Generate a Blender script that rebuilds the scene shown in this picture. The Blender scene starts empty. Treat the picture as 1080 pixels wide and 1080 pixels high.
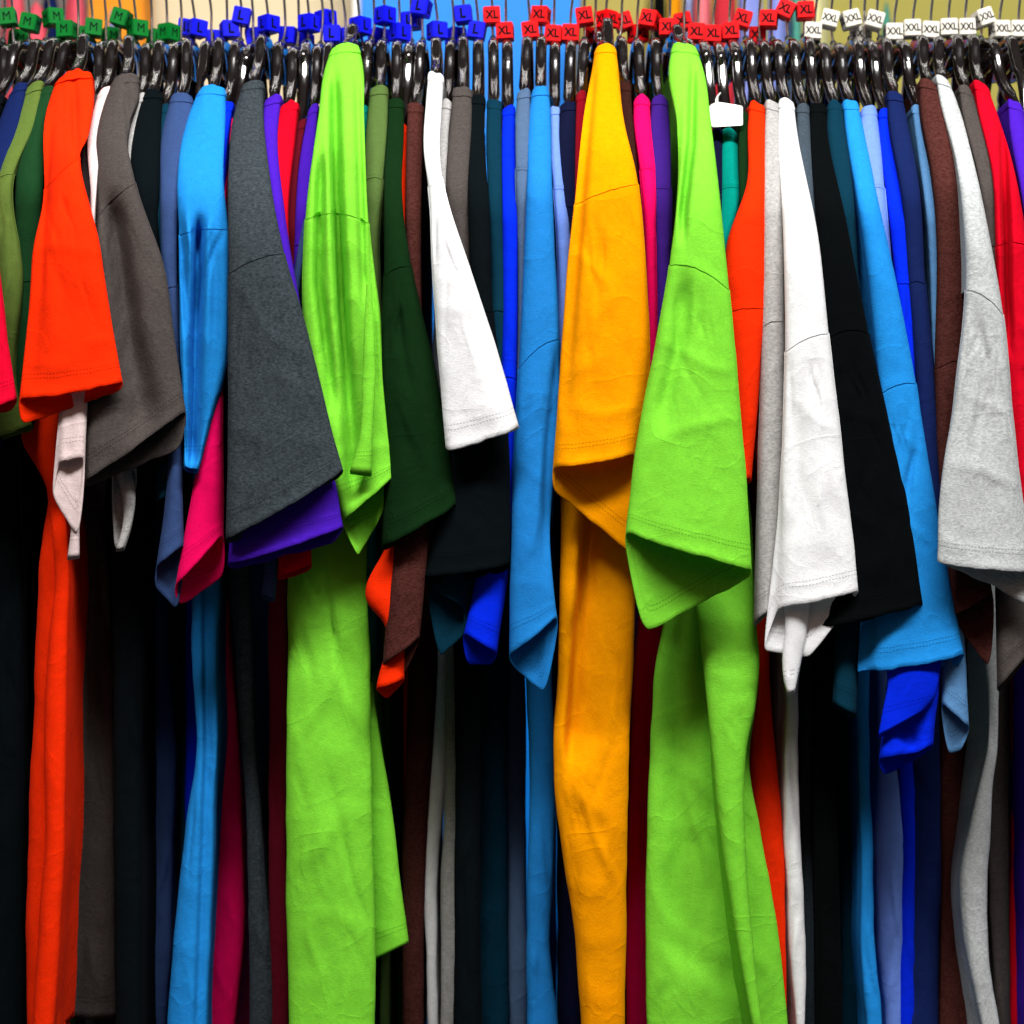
import bpy, bmesh, math, random
import numpy as np
from mathutils import Matrix, Euler, Vector

# ------------------------------------------------------------------ camera, world, lamps, exposure
SC = bpy.context.scene
COL = SC.collection
D = 1.8                                   # metres from the lens to the plane of the sleeves (Y = 0)
cam_d = bpy.data.cameras.new('camera')
cam = bpy.data.objects.new('camera', cam_d); COL.objects.link(cam)
cam.location = (0, -D, 0); cam.rotation_euler = (math.radians(90), 0, 0)
cam_d.sensor_width = 36; cam_d.lens = 36 * D
cam_d.clip_start = 0.05; cam_d.clip_end = 60
cam_d.dof.use_dof = True; cam_d.dof.focus_distance = D + 0.0; cam_d.dof.aperture_fstop = 4.6
SC.camera = cam

world = bpy.data.worlds.new('World'); SC.world = world
world.use_nodes = True
bg = world.node_tree.nodes['Background']
bg.inputs['Color'].default_value = (0.9, 0.95, 1.0, 1); bg.inputs['Strength'].default_value = 0.05

def area(name, loc, target, sx, sy, power, color):
    l = bpy.data.lights.new(name, 'AREA'); l.shape = 'RECTANGLE'; l.size = sx; l.size_y = sy
    l.energy = power; l.color = color
    o = bpy.data.objects.new(name, l); COL.objects.link(o)
    o.location = loc
    o.rotation_euler = (Vector(target) - Vector(loc)).to_track_quat('-Z', 'Y').to_euler()
    return o
area('stall_lamp', (0.25, -1.62, 2.42), (0, 0, 0.0), 3.0, 0.40, 236, (1.0, 0.995, 0.985))
for _x, _c, _p in ((-2.1, (1.0, 0.30, 0.05), 6), (-1.1, (1.0, 0.8, 0.6), 1.6), (-0.5, (1.0, 0.32, 0.06), 5), (0.25, (1.0, 0.34, 0.07), 5), (0.8, (0.95, 0.97, 1.0), 1.8), (1.3, (1.0, 0.36, 0.08), 4), (2.2, (0.95, 0.97, 1.0), 2.6)):
    area('market_lamp', (_x, -3.2, 2.9), (0, 0.2, 0.5), 0.055, 2.6, _p, _c)      # the lit stalls behind the photographer, seen as glints
area('background_fill', (0.0, 0.75, 1.45), (0, 1.6, 0.45), 2.4, 0.3, 3.5, (1.0, 0.97, 0.92))  # unseen fill light, added to brighten the background

SC.view_settings.view_transform = 'Standard'
SC.view_settings.look = 'None'
SC.view_settings.exposure = 0.0
SC.view_settings.gamma = 1.0
SC.cycles.max_bounces = 8; SC.cycles.diffuse_bounces = 5
SC.cycles.use_denoising = True

# ------------------------------------------------------------------ helpers
RAIL_Y = 0.22
def at(px, py, Y):
    """the point at depth Y seen at photo pixel (px, py)"""
    s = (D + Y) / D / 1080.0
    px = np.asarray(px, float); py = np.asarray(py, float); Y = np.asarray(Y, float)
    return np.stack(np.broadcast_arrays((px - 540) * s, Y, (540 - py) * s), -1)
def pt(px, py, Y): return Vector(at(px, py, Y).tolist())

rng = np.random.default_rng(7)
_perm = rng.permutation(256); _perm = np.concatenate([_perm, _perm, _perm])
_g = rng.normal(size=(256, 3)); _g /= np.linalg.norm(_g, axis=1)[:, None]
def noise3(x, y, z):
    x, y, z = np.broadcast_arrays(np.asarray(x, float), np.asarray(y, float), np.asarray(z, float))
    xi, yi, zi = np.floor(x).astype(int), np.floor(y).astype(int), np.floor(z).astype(int)
    xf, yf, zf = x - xi, y - yi, z - zi
    u, v, w = [t * t * t * (t * (t * 6 - 15) + 10) for t in (xf, yf, zf)]
    out = 0
    for dx in (0, 1):
        for dy in (0, 1):
            for dz in (0, 1):
                h = _perm[_perm[_perm[(xi + dx) & 255] + ((yi + dy) & 255)] + ((zi + dz) & 255)]
                g = _g[h]
                d = g[..., 0] * (xf - dx) + g[..., 1] * (yf - dy) + g[..., 2] * (zf - dz)
                out = out + d * (u if dx else 1 - u) * (v if dy else 1 - v) * (w if dz else 1 - w)
    return out
def sstep(x, a=0.0, b=1.0):
    t = np.clip((np.asarray(x, float) - a) / (b - a), 0, 1); return t * t * (3 - 2 * t)

def hermite(t, T, V):
    """smooth interpolation of the rows V at parameters T (no overshoot at the ends)"""
    V = np.asarray(V, float); T = np.asarray(T, float)
    if len(T) == 1: return np.repeat(V, len(t), 0)
    d = np.diff(V, axis=0) / np.diff(T)[:, None]
    m = np.empty_like(V); m[0] = d[0]; m[-1] = d[-1]
    if len(T) > 2:
        h = np.diff(T)[:, None]
        m[1:-1] = (d[:-1] * h[1:] + d[1:] * h[:-1]) / (h[1:] + h[:-1])
    i = np.clip(np.searchsorted(T, t, 'right') - 1, 0, len(T) - 2)
    h = (T[i + 1] - T[i])[:, None]; s = ((t - T[i]) / (T[i + 1] - T[i]))[:, None]
    return ((2*s**3 - 3*s**2 + 1) * V[i] + (s**3 - 2*s**2 + s) * h * m[i]
            + (-2*s**3 + 3*s**2) * V[i + 1] + (s**3 - s**2) * h * m[i + 1])

class Build:
    """collects grids of vertices into ONE mesh"""
    def __init__(s): s.v = []; s.f = []; s.uv = []; s.mi = []; s.n = 0
    def grid(s, P, U=None, V=None, closed=False, mat=0, flip=False):
        r, c = P.shape[:2]
        s.v.append(P.reshape(-1, 3))
        if U is None: U = np.zeros((r, c)); V = np.ones((r, c))
        U = np.broadcast_to(U, (r, c)); V = np.broadcast_to(V, (r, c))
        for i in range(r - 1):
            for j in range(c if closed else c - 1):
                k = (j + 1) % c
                q = [(i, j), (i, k), (i + 1, k), (i + 1, j)]
                if flip: q = q[::-1]
                s.f.append([s.n + a * c + b for a, b in q])
                for a, b in q:
                    u = U[a, b]
                    if closed and k == 0 and b == 0: u = U[a, c - 1] + 0.002
                    s.uv.append((u, V[a, b]))
                s.mi.append(mat)
        s.n += r * c
    def raw(s, verts, faces, mat=0):
        verts = np.asarray(verts, float).reshape(-1, 3)
        s.v.append(verts)
        for f in faces:
            s.f.append([s.n + i for i in f]); s.uv += [(0, 1)] * len(f); s.mi.append(mat)
        s.n += len(verts)
    def mesh(s, name, mats, origin=(0, 0, 0), smooth=True):
        me = bpy.data.meshes.new(name)
        v = np.concatenate(s.v) - np.asarray(origin, float)
        me.from_pydata(v.tolist(), [], s.f)
        uvl = me.uv_layers.new(name='UVMap')
        uvl.data.foreach_set('uv', np.asarray(s.uv, float).ravel())
        for m in mats: me.materials.append(m)
        me.polygons.foreach_set('material_index', s.mi)
        if smooth: me.polygons.foreach_set('use_smooth', [True] * len(me.polygons))
        me.update()
        return me
    def obj(s, name, mats, parent=None, origin=(0, 0, 0), smooth=True):
        o = bpy.data.objects.new(name, s.mesh(name, mats, origin, smooth)); COL.objects.link(o)
        if parent: o.parent = parent
        else: o.location = origin
        return o

def empty(name, loc, label, cat, group=None):
    o = bpy.data.objects.new(name, None); COL.objects.link(o)
    o.location = loc; o.empty_display_size = 0.02
    o['label'] = label; o['category'] = cat
    if group: o['group'] = group
    return o
def tag(o, label, cat, group=None):
    o['label'] = label; o['category'] = cat
    if group: o['group'] = group

def tube(path, rad, n=10, width=None):
    """rings round a path; returns a grid (rows, n, 3)"""
    path = [Vector(p) for p in path]; rows = []
    rad = rad if hasattr(rad, '__len__') else [rad] * len(path)
    up = Vector((1, 0, 0))
    for i, p in enumerate(path):
        t = (path[min(i + 1, len(path) - 1)] - path[max(i - 1, 0)]).normalized()
        a = (up - t * up.dot(t)).normalized(); b = t.cross(a)
        rows.append([p + a * math.cos(k / n * 2 * math.pi) * rad[i] + b * math.sin(k / n * 2 * math.pi) * rad[i] for k in range(n)])
    return np.array([[list(q) for q in r] for r in rows])

# ------------------------------------------------------------------ materials
def new_mat(name):
    m = bpy.data.materials.new(name); m.use_nodes = True
    return m, m.node_tree, m.node_tree.nodes['Principled BSDF']
def lin(c):
    return tuple((x / 255 / 12.92) if x / 255 <= 0.04045 else ((x / 255 + 0.055) / 1.055) ** 2.4 for x in c)

def fabric(name, rgb, heather=0.0, k=0.92):
    m, nt, b = new_mat(name)
    N, L = nt.nodes.new, nt.links.new
    c = tuple(min(x * k, 0.9) for x in lin(rgb))
    tc = N('ShaderNodeTexCoord')
    n1 = N('ShaderNodeTexNoise'); n1.inputs['Scale'].default_value = 620 if not heather else 480; n1.inputs['Detail'].default_value = 4
    mp = N('ShaderNodeMapping'); mp.inputs['Scale'].default_value = (0.7, 0.7, 1.6)
    L(tc.outputs['Object'], mp.inputs['Vector']); L(mp.outputs['Vector'], n1.inputs['Vector'])
    n2 = N('ShaderNodeTexNoise'); n2.inputs['Scale'].default_value = 120 if not heather else 260; n2.inputs['Detail'].default_value = 3
    L(tc.outputs['Object'], n2.inputs['Vector'])
    # fibre-scale colour variation (heathered yarns carry much more of it)
    am = 0.10 + heather
    lo = tuple(max(x * (1 - am), 0) for x in c); hi = tuple(min(x * (1 + am) + heather * 0.03, 0.95) for x in c)
    add = N('ShaderNodeMath'); add.operation = 'ADD'
    ml = N('ShaderNodeMath'); ml.operation = 'MULTIPLY'; ml.inputs[1].default_value = 0.3 if not heather else 0.4
    L(n2.outputs['Fac'], ml.inputs[0]); L(ml.outputs[0], add.inputs[0])
    ml2 = N('ShaderNodeMath'); ml2.operation = 'MULTIPLY'; ml2.inputs[1].default_value = 0.7 if not heather else 0.9
    L(n1.outputs['Fac'], ml2.inputs[0]); L(ml2.outputs[0], add.inputs[1])
    mr = N('ShaderNodeMapRange'); mr.inputs['From Min'].default_value = 0.36 if not heather else 0.48
    mr.inputs['From Max'].default_value = 0.64 if not heather else 0.82
    L(add.outputs[0], mr.inputs['Value'])
    mx = N('ShaderNodeMix'); mx.data_type = 'RGBA'
    mx.inputs['A'].default_value = (*lo, 1); mx.inputs['B'].default_value = (*hi, 1)
    L(mr.outputs['Result'], mx.inputs['Factor'])
    # twin-needle hem stitching from the seam-distance coordinate
    uv = N('ShaderNodeUVMap'); uv.uv_map = 'UVMap'
    sx = N('ShaderNodeSeparateXYZ'); L(uv.outputs['UV'], sx.inputs['Vector'])
    def math_(op, a, bb=None, cc=None):
        n = N('ShaderNodeMath'); n.operation = op
        for i, q in enumerate((a, bb, cc)):
            if q is None: continue
            if isinstance(q, (int, float)): n.inputs[i].default_value = q
            else: L(q, n.inputs[i])
        return n.outputs[0]
    l1 = math_('COMPARE', sx.outputs['Y'], 0.0165, 0.00055)
    l2 = math_('COMPARE', sx.outputs['Y'], 0.0205, 0.00055)
    dash = math_('LESS_THAN', math_('FRACT', math_('DIVIDE', sx.outputs['X'], 0.0034)), 0.62)
    st = math_('MULTIPLY', math_('MAXIMUM', l1, l2), dash)
    dk = N('ShaderNodeMix'); dk.data_type = 'RGBA'
    dk.inputs['B'].default_value = (*(x * 0.62 for x in c), 1)
    L(math_('MULTIPLY', st, 0.95), dk.inputs['Factor']); L(mx.outputs['Result'], dk.inputs['A'])
    L(dk.outputs['Result'], b.inputs['Base Color'])
    b.inputs['Roughness'].default_value = 0.95
    b.inputs['Specular IOR Level'].default_value = 0.04
    b.inputs['Sheen Weight'].default_value = 0.03; b.inputs['Sheen Roughness'].default_value = 0.5
    b.inputs['Sheen Tint'].default_value = (*(min(1, x * 1.2 + 0.1) for x in c), 1)
    # bump: nap, soft creases, stitches
    n3 = N('ShaderNodeTexNoise'); n3.inputs['Scale'].default_value = 45; n3.inputs['Detail'].default_value = 5
    n3.inputs['Distortion'].default_value = 0.6
    L(tc.outputs['Object'], n3.inputs['Vector'])
    h = math_('ADD', math_('MULTIPLY', n1.outputs['Fac'], 0.0005), math_('MULTIPLY', n3.outputs['Fac'], 0.0013))
    n4 = N('ShaderNodeTexNoise'); n4.inputs['Scale'].default_value = 13; n4.inputs['Detail'].default_value = 2; n4.inputs['Distortion'].default_value = 1.1
    L(tc.outputs['Object'], n4.inputs['Vector'])
    rd = math_('POWER', math_('SUBTRACT', 1.0, math_('ABSOLUTE', math_('SUBTRACT', math_('MULTIPLY', n4.outputs['Fac'], 2.0), 1.0))), 11.0)
    h = math_('ADD', h, math_('MULTIPLY', math_('MULTIPLY', rd, math_('SMOOTH_MIN', n2.outputs['Fac'], 0.6, 0.1)), 0.0011))
    h = math_('SUBTRACT', h, math_('MULTIPLY', st, 0.0009))
    bp = N('ShaderNodeBump'); bp.inputs['Strength'].default_value = 0.55; bp.inputs['Distance'].default_value = 1.0
    L(h, bp.inputs['Height']); L(bp.outputs['Normal'], b.inputs['Normal'])
    tr = N('ShaderNodeBsdfTranslucent'); tr.inputs['Color'].default_value = (*(x ** 1.25 for x in c), 1); L(bp.outputs['Normal'], tr.inputs['Normal'])
    ms = N('ShaderNodeMixShader'); ms.inputs['Fac'].default_value = 0.22
    L(b.outputs['BSDF'], ms.inputs[1]); L(tr.outputs['BSDF'], ms.inputs[2]); L(ms.outputs['Shader'], nt.nodes['Material Output'].inputs['Surface'])
    return m

FAB = {}
def fab(key):
    if key not in FAB: FAB[key] = fabric('cotton_' + key, *PAL[key])
    return FAB[key]
PAL = {
    'crimson': ((225, 8, 48),), 'navy': ((20, 34, 84),), 'olive': ((92, 114, 50),), 'forest': ((24, 62, 32),),
    'orange': ((248, 48, 6),), 'charcoal': ((60, 54, 56), 0.15), 'blush': ((226, 206, 204),), 'warmgrey': ((76, 70, 67), 0.08),
    'lightgrey': ((172, 170, 168), 0.12), 'ink': ((8, 15, 18),), 'deepteal': ((8, 50, 68),), 'indigo': ((54, 76, 122),),
    'sky': ((34, 142, 222),), 'royal': ((4, 42, 228),), 'pink': ((250, 10, 100),), 'heather': ((54, 62, 67), 0.26),
    'purple': ((72, 28, 180),), 'red': ((212, 6, 34),), 'maroon': ((94, 14, 30),), 'lime': ((130, 220, 58),),
    'teal': ((0, 136, 122),), 'moss': ((84, 108, 54),), 'bottle': ((14, 42, 16),), 'brown': ((74, 36, 31), 0.2),
    'white': ((238, 239, 240),), 'black': ((5, 8, 9),), 'slate': ((80, 104, 136),), 'peri': ((112, 146, 228),),
    'midnight': ((16, 20, 48),), 'darkred': ((138, 14, 30),), 'yellow': ((254, 160, 0),), 'cocoa': ((52, 24, 18), 0.1),
    'plum': ((62, 30, 128),), 'dustblue': ((88, 136, 184),), 'greyslate': ((62, 74, 84), 0.1), 'bluesky': ((34, 130, 208),),
    'ashgrey': ((190, 194, 194), 0.13),
}

def plastic(name, rgb, rough=0.3, k=0.9, spec=0.5, bump=0.0007, ior=1.5):
    m, nt, b = new_mat(name)
    N, L = nt.nodes.new, nt.links.new
    tc = N('ShaderNodeTexCoord'); n = N('ShaderNodeTexNoise'); n.inputs['Scale'].default_value = 160; n.inputs['Detail'].default_value = 3
    L(tc.outputs['Object'], n.inputs['Vector'])
    c = tuple(x * k for x in lin(rgb))
    mx = N('ShaderNodeMix'); mx.data_type = 'RGBA'
    mx.inputs['A'].default_value = (*(x * 0.88 for x in c), 1); mx.inputs['B'].default_value = (*(min(1, x * 1.1) for x in c), 1)
    L(n.outputs['Fac'], mx.inputs['Factor']); L(mx.outputs['Result'], b.inputs['Base Color'])
    mr = N('ShaderNodeMapRange'); mr.inputs['To Min'].default_value = rough * 0.7; mr.inputs['To Max'].default_value = rough * 1.4
    L(n.outputs['Fac'], mr.inputs['Value']); L(mr.outputs['Result'], b.inputs['Roughness'])
    b.inputs['Specular IOR Level'].default_value = spec; b.inputs['IOR'].default_value = ior
    bp = N('ShaderNodeBump'); bp.inputs['Strength'].default_value = 0.25; bp.inputs['Distance'].default_value = bump
    L(n.outputs['Fac'], bp.inputs['Height']); L(bp.outputs['Normal'], b.inputs['Normal'])
    return m
M_HANG = plastic('black_gloss_plastic', (20, 14, 12), 0.11, spec=0.8, bump=0.00003, ior=1.85)
M_CAP = plastic('black_matt_plastic', (8, 8, 9), 0.5)
M_INK = plastic('lettering_ink', (8, 10, 14), 0.7, spec=0.05)
M_CUBE = {'M': plastic('green_plastic', (0, 108, 36), 0.5, spec=0.12), 'L': plastic('blue_plastic', (10, 14, 214), 0.5, spec=0.12),
          'XL': plastic('red_plastic', (218, 6, 14), 0.5, spec=0.12), 'XXL': plastic('white_plastic', (214, 210, 198), 0.5, spec=0.15)}
CUBE_WORD = {'M': 'green', 'L': 'blue', 'XL': 'red', 'XXL': 'white'}
M_STEEL, _nt, _b = new_mat('hook_steel')
_b.inputs['Metallic'].default_value = 1.0; _b.inputs['Base Color'].default_value = (0.75, 0.73, 0.71, 1); _b.inputs['Roughness'].default_value = 0.22
M_PAPER = plastic('tag_card', (248, 247, 242), 0.7)

# ------------------------------------------------------------------ background of the shop behind the rail
def wall_mat(name, rgb, scale=8, var=0.12, bump=0.002, rough=0.8):
    m, nt, b = new_mat(name)
    N, L = nt.nodes.new, nt.links.new
    tc = N('ShaderNodeTexCoord'); n = N('ShaderNodeTexNoise'); n.inputs['Scale'].default_value = scale; n.inputs['Detail'].default_value = 6
    L(tc.outputs['Object'], n.inputs['Vector'])
    c = lin(rgb)
    mx = N('ShaderNodeMix'); mx.data_type = 'RGBA'
    mx.inputs['A'].default_value = (*(x * (1 - var) for x in c), 1); mx.inputs['B'].default_value = (*(min(0.95, x * (1 + var)) for x in c), 1)
    L(n.outputs['Fac'], mx.inputs['Factor']); L(mx.outputs['Result'], b.inputs['Base Color'])
    b.inputs['Roughness'].default_value = rough; b.inputs['Specular IOR Level'].default_value = 0.12
    bp = N('ShaderNodeBump'); bp.inputs['Strength'].default_value = 0.4; bp.inputs['Distance'].default_value = bump
    L(n.outputs['Fac'], bp.inputs['Height']); L(bp.outputs['Normal'], b.inputs['Normal'])
    return m

def slab(name, px0, px1, Yf, thick, z0, z1, mat, bev=0.004):
    """an upright panel between two photo columns, its face at depth Yf"""
    x0 = pt(px0, 0, Yf).x; x1 = pt(px1, 0, Yf).x
    bm = bmesh.new(); bmesh.ops.create_cube(bm, size=1)
    for v in bm.verts:
        v.co = Vector(((v.co.x) * (x1 - x0), (v.co.y) * thick, (v.co.z + 0.5) * (z1 - z0)))
    bmesh.ops.bevel(bm, geom=bm.edges[:], offset=bev, segments=2, affect='EDGES')
    me = bpy.data.meshes.new(name); bm.to_mesh(me); bm.free(); me.materials.append(mat)
    o = bpy.data.objects.new(name, me); COL.objects.link(o)
    o.location = ((x0 + x1) / 2, Yf + thick / 2, z0)
    return o
Z0, Z1 = -1.5, 1.25
w = slab('wall', 96, 600, 1.66, 0.10, Z0, Z1, wall_mat('beige_plaster', (216, 200, 164))); w['kind'] = 'structure'
w = slab('wall', 600, 1300, 1.70, 0.10, Z0, Z1, wall_mat('khaki_plaster', (158, 150, 76))); w['kind'] = 'structure'
w = slab('wall', -260, 96, 1.70, 0.10, Z0, Z1, wall_mat('grey_plaster', (120, 110, 106))); w['kind'] = 'structure'
o = slab('wooden_post', 93, 151, 1.50, 0.09, Z0, Z1, wall_mat('orange_wood', (222, 140, 38), 20, 0.3))
tag(o, 'orange wooden post standing against the beige wall at back', 'post')
o = slab('corner_trim', 372, 380, 1.50, 0.03, Z0, Z1, wall_mat('white_paint', (238, 238, 234)))
tag(o, 'narrow white upright trim beside the blue panel', 'trim')
o = slab('display_panel', 380.5, 616, 1.48, 0.04, Z0, Z1, wall_mat('blue_laminate', (18, 128, 226), 3, 0.12, 0.0005, 0.35))
tag(o, 'bright blue display panel behind the hangers', 'panel')

def back_garment(px0, px1, ytop, Yf, matkey, label, taper=0.5, slope=20, name='hanging_garment', ybot=700, seed=0):
    """a shirt on the far rail: rounded shoulder on top, soft vertical folds"""
    B = Build(); n = 40; rows = np.concatenate([np.linspace(0, 0.2, 14), np.linspace(0.22, 1, 22)])
    th = np.linspace(0, 2 * np.pi, n, endpoint=False)
    P = np.zeros((len(rows), n, 3)); cx = (px0 + px1) / 2; hw = (px1 - px0) / 2
    for i, r in enumerate(rows):
        y = ytop + (ybot - ytop) * r
        f = taper + (1 - taper) * math.sin(min(1, r / 0.2) * math.pi / 2) if r > 0 else 0.02
        f = max(0.02, f * min(1, math.sqrt(r / 0.02 + 1e-6)))
        xs = cx + hw * f * np.cos(th)
        dep = 0.03 + 0.05 * min(1, r * 4)
        Y = Yf + dep * np.sin(th) + 0.02 * noise3(xs * 0.06, r * 2, seed + 3.3)
        P[i] = at(xs, y, Y)
    B.grid(P, closed=True)
    o = B.obj(name, [fab(matkey)], origin=pt(cx, ytop, Yf))
    tag(o, label, 'garment', 'garments on the rail behind')
    return o
PAL['rose'] = ((238, 96, 112),); PAL['lavender'] = ((140, 152, 222),); PAL['cream'] = ((226, 220, 160),)
PAL['khaki'] = ((176, 162, 88),); PAL['seagreen'] = ((96, 178, 158),); PAL['amber'] = ((226, 150, 20),)
PAL['salmon'] = ((236, 128, 136),); PAL['cherry'] = ((200, 50, 62),); PAL['paleblue'] = ((168, 186, 236),); PAL['jade'] = ((10, 128, 84),)
back_garment(-2, 30, -34, 1.20, 'rose', 'pink garment at far left, behind the first green cubes', seed=1)
back_garment(22, 54, 1, 1.16, 'rose', 'pink rounded garment low behind the second green cube', seed=2)
back_garment(63, 96, -14, 1.18, 'rose', 'tall pink garment beside the orange wooden post', seed=3)
back_garment(40, 66, -16, 1.30, 'navy', 'dark blue garment between the pink garments at left', seed=4)
back_garment(112, 124, 8, 1.25, 'paleblue', 'small pale blue garment in front of the orange post', seed=5)
back_garment(606, 694, -30, 1.30, 'khaki', 'broad khaki garment right of the blue panel', 0.8, seed=6)
back_garment(688, 703, -20, 1.24, 'black', 'narrow black garment beside the khaki one', 0.8, seed=7)
back_garment(702, 720, -22, 1.26, 'amber', 'amber garment beside the narrow black one', 0.8, seed=8)
back_garment(720, 733, -22, 1.32, 'paleblue', 'pale blue garment between amber and pink ones', 0.8, seed=9)
back_garment(730, 752, -22, 1.26, 'salmon', 'salmon pink garment behind the red cubes', 0.8, seed=10)
back_garment(750, 778, -24, 1.24, 'cherry', 'cherry red garment beside the salmon one', 0.8, seed=11)
back_garment(776, 806, -22, 1.25, 'lavender', 'lavender garment next to the cherry red one', 0.8, seed=12)
back_garment(808, 836, -20, 1.26, 'lavender', 'lavender garment next to the sea green one', 0.8, seed=13)
back_garment(834, 846, -20, 1.22, 'seagreen', 'narrow sea green garment beside the cream one', 0.8, seed=14)
back_garment(846, 876, -22, 1.26, 'cream', 'cream garment behind the first white cubes', 0.8, seed=15)
back_garment(924, 946, 0, 1.30, 'seagreen', 'sea green garment with sloping shoulder against the khaki wall', 0.2, seed=16)
back_garment(1016, 1040, 32, 1.28, 'jade', 'jade green garment low behind the tilted white cube', 0.7, seed=17)

# ------------------------------------------------------------------ rail
B = Build()
Rz = 0.622
B.grid(tube([(x, RAIL_Y, Rz) for x in np.linspace(-0.95, 0.95, 12)], 0.0125, 20).transpose(0, 1, 2), closed=True)
_p = B.v[0]
# rail runs along X: rebuild its rings in the Y-Z plane
ang = np.linspace(0, 2 * np.pi, 20, endpoint=False)
ring = np.stack([np.zeros(20), RAIL_Y + 0.0125 * np.cos(ang), Rz + 0.0125 * np.sin(ang)], -1)
B = Build(); B.grid(np.stack([ring + [x, 0, 0] for x in np.linspace(-0.95, 0.95, 12)]), closed=True)
o = B.obj('garment_rail', [M_STEEL], origin=(0, RAIL_Y, Rz)); tag(o, 'steel rail along the top that all the hangers hook on', 'rail')

# ------------------------------------------------------------------ size cubes
CS = 0.0184
def cube_mesh(letter):
    bm = bmesh.new(); bmesh.ops.create_cube(bm, size=CS)
    bmesh.ops.bevel(bm, geom=bm.edges[:], offset=0.0009, segments=2, affect='EDGES')
    cu = bpy.data.curves.new('size_text', 'FONT'); cu.body = letter; cu.align_x = 'CENTER'; cu.align_y = 'CENTER'
    cu.size = {'M': 0.0122, 'L': 0.0128, 'XL': 0.0112, 'XXL': 0.0086}[letter]
    cu.offset = {'M': 0.0, 'L': 0.0005, 'XL': 0.00038, 'XXL': 0.00022}[letter]; cu.extrude = 0.00015; cu.resolution_u = 2
    to = bpy.data.objects.new('size_text', cu); COL.objects.link(to)
    dg = bpy.context.evaluated_depsgraph_get()
    tm = bpy.data.meshes.new_from_object(to.evaluated_get(dg))
    bpy.data.objects.remove(to); bpy.data.curves.remove(cu)
    xs = [v.co.x for v in tm.vertices]; ys = [v.co.y for v in tm.vertices]
    mid = Vector(((min(xs) + max(xs)) / 2, (min(ys) + max(ys)) / 2, 0))
    stretch = 1.12 if letter in ('M', 'L') else (1.12 if letter == 'XL' else 1.25)
    for k in range(4):
        t = tm.copy()
        for v in t.vertices: v.co = v.co - mid; v.co.y *= stretch
        m4 = Matrix.Rotation(k * math.pi / 2, 4, 'Z') @ Matrix.Translation((0, -CS / 2 - 0.00005, 0)) @ Matrix.Rotation(math.pi / 2, 4, 'X')
        t.transform(m4)
        for p in t.polygons: p.material_index = 1
        old = set(bm.faces); bm.from_mesh(t)
        for f in bm.faces:
            if f not in old: f.material_index = 1
        bpy.data.meshes.remove(t)
    me = bpy.data.meshes.new('size_cube'); bm.to_mesh(me); bm.free()
    me.materials.append(M_CUBE[letter]); me.materials.append(M_INK)
    bpy.data.meshes.remove(tm)
    return me
CUBE_ME = {k: cube_mesh(k) for k in M_CUBE}

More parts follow.
